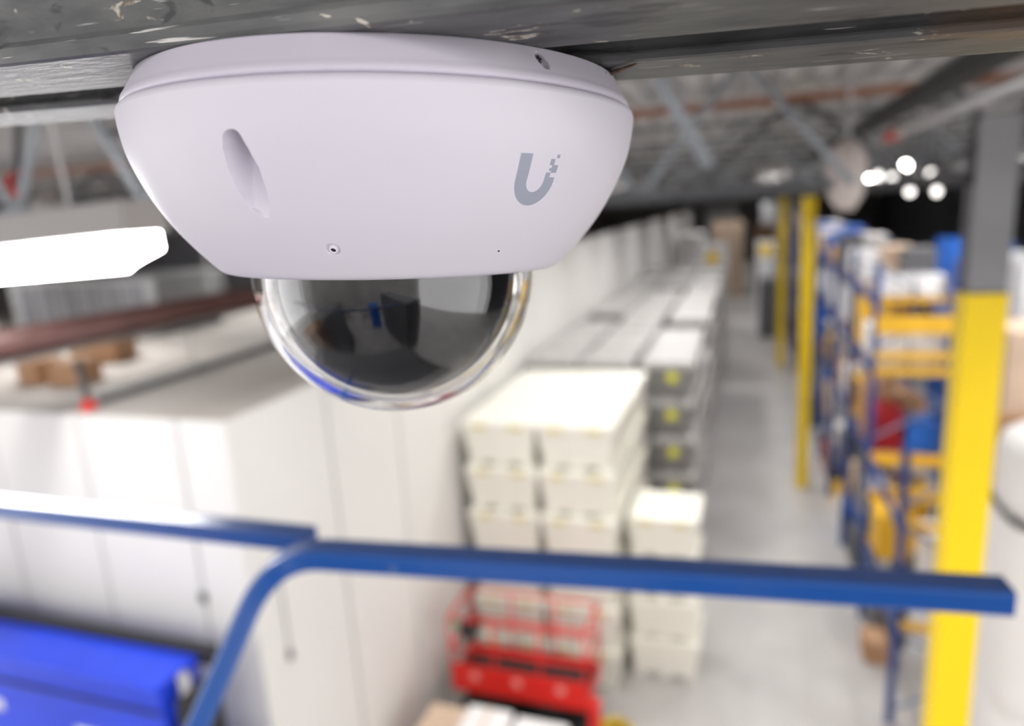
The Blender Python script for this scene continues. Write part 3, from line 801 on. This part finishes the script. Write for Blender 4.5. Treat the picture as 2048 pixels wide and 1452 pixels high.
# goods nearer than the rack, right of the near column
o = empty('bulk_bag', (3.05, 7.9, 0)); tag(o, 'tall white wrapped bulk load at the right edge behind the column', 'load')
def puff(sx, sy, z0, z1, rr):
    mb = MB(); prof = [(.0, 0), (.95, 0), (.99, .02), (1, .1), (1, .9), (.99, .97), (.95, 1.), (.0, 1.)] if rr > 4 else [(.0, 0), (.9, 0), (.98, .06), (1, .2), (1, .7), (.93, .88), (.72, .98), (.0, 1.03)]; n = 28
    vs = []
    for a, b in prof:
        for k in range(n):
            t = 2 * math.pi * k / n; c, s_ = math.cos(t), math.sin(t); q = (abs(c) ** rr + abs(s_) ** rr) ** (-1 / rr)
            vs.append((sx * a * q * c, sy * a * q * s_, z0 + (z1 - z0) * b))
    m = len(prof)
    return mb.add(vs, [(i * n + k, i * n + (k + 1) % n, (i + 1) * n + (k + 1) % n, (i + 1) * n + k) for i in range(m - 1) for k in range(n)])
puff(.60, .6, 0, 2.1, 5).build('lower_bag', M_pale, o, smooth=50)
puff(.60, .6, 2.1, 4.2, 5).build('middle_bag', M_pale, o, smooth=50)
puff(.58, .6, 4.2, 5.05, 3).build('top_bag', M_pale, o, smooth=50)
puff(.605, .605, 4.185, 4.20, 5).build('strap', M_wallj, o, smooth=50)
carton((3.25, 9.0, 0), 1.3, .9, 5.0, 'tall brown carton stack behind the white wrapped load', M_card, tape=False)
carton((3.25, 9.0, 5.0), 1.25, .85, .92, 'pale carton on top of the tall brown stack', M_cardpale, tape=False)
# far row of racks beyond, seen above the first
for i, (x, y, z, m, lab) in enumerate(((4.6, 14, 6.2, M_wrap, 'far white wrapped load beyond the first rack'), (5.2, 20, 6.1, M_bluetote, 'far blue stack beyond the first rack'))):
    carton((x, y, 0), 1.1, 2.4, z, lab, m, tape=False, name='wrapped_load', cat='load')

# ------------------------------------------------------------------ far end of the aisle
for i, (x, y, w, d, h_, m, lab) in enumerate((
        (1.0, 40, .9, 2.0, 3.0, M_greyload, 'dark parked truck body far along the right of the aisle'),
        (.95, 47, 1.0, 2.4, 4.6, M_wrap, 'tall pale wrapped load far along the right of the aisle'),
        (-1.9, 41, 1.6, 2.2, 4.9, M_wrap, 'pale wrapped load beyond the grey totes'),
        (-3.3, 44, 1.4, 2.2, 5.4, M_pale, 'white carton stack beyond the grey totes by the wall'),
        (-1.5, 56, 2.2, 2.0, 5.6, M_cardpale, 'pale brown carton wall far down on the left'),
        (1.2, 62, 1.6, 2.0, 5.0, M_card, 'brown carton stack near the far end of the aisle'),
        (-2.6, 74, 3.0, 2.0, 6.4, M_wrap, 'white wrapped stack before the far wall'),
        (3.2, 80, 4.0, 2.0, 6.6, M_wrap, 'farthest white stack on the right of the aisle'))):
    carton((x, y, 0), w, d, h_, lab, m, tape=False, name='far_stack', cat='load')
for x, y, z, lab in ((-1.9, 39.9, 4.2, 'round yellow sign on the pale load left of the aisle'), (.95, 45.8, 4.1, 'round yellow sign on the pale load right of the aisle')):
    o = empty('round_sign', (x, y, z)); tag(o, lab, 'sign')
    MB().tube([(0, -.03, 0), (0, .0, 0)], .38, 24).build('plate', M_yellow, o); MB().tube([(0, -.04, 0), (0, -.03, 0)], .16, 16).build('centre', M_beam, o)
struct(MB().box(-18, 14, -14.3, -14, 0, H + 1.4).build('wall_back', M_backwall))
# stock behind the photographer (it shows in the bubble)
for i, (x, y, w, d, h_, m, lab) in enumerate((
        (-3.6, -6.0, 1.3, 5.0, 5.4, M_greyload, 'dark crate wall behind the photographer to the left'),
        (3.0, -6.5, 1.3, 6.0, 6.0, M_greyload, 'dark crate wall behind the photographer to the right'),
        (-5.6, -4.0, 1.2, 3.0, 4.0, M_card, 'brown carton stack behind the photographer'),
        (-1.6, -11.0, 1.4, 1.2, 3.2, M_wrap, 'white wrapped load behind the photographer'),
        (1.2, -10.6, 1.4, 1.2, 4.2, M_bluetote, 'blue tote stack behind the photographer'))):
    carton((x, y, 0), w, d, h_, lab, m, tape=False, name='stock_stack', cat='load')

# labels of the parts that differ from their thing
for o in bpy.data.objects:
    st = o.name.split('.')[0]
    t = {'clear_bubble': 'clear polished dome bubble', 'black_liner': 'glossy black liner behind the bubble', 'logo_letter': 'grey printed letter mark', 'logo_square': 'tiny grey printed square', 'yellow_guard': 'bright yellow column guard', 'red_foot': 'red foot flange', 'sticker': 'round yellow sticker'}.get(st)
    if t and o.parent: o['label'] = t
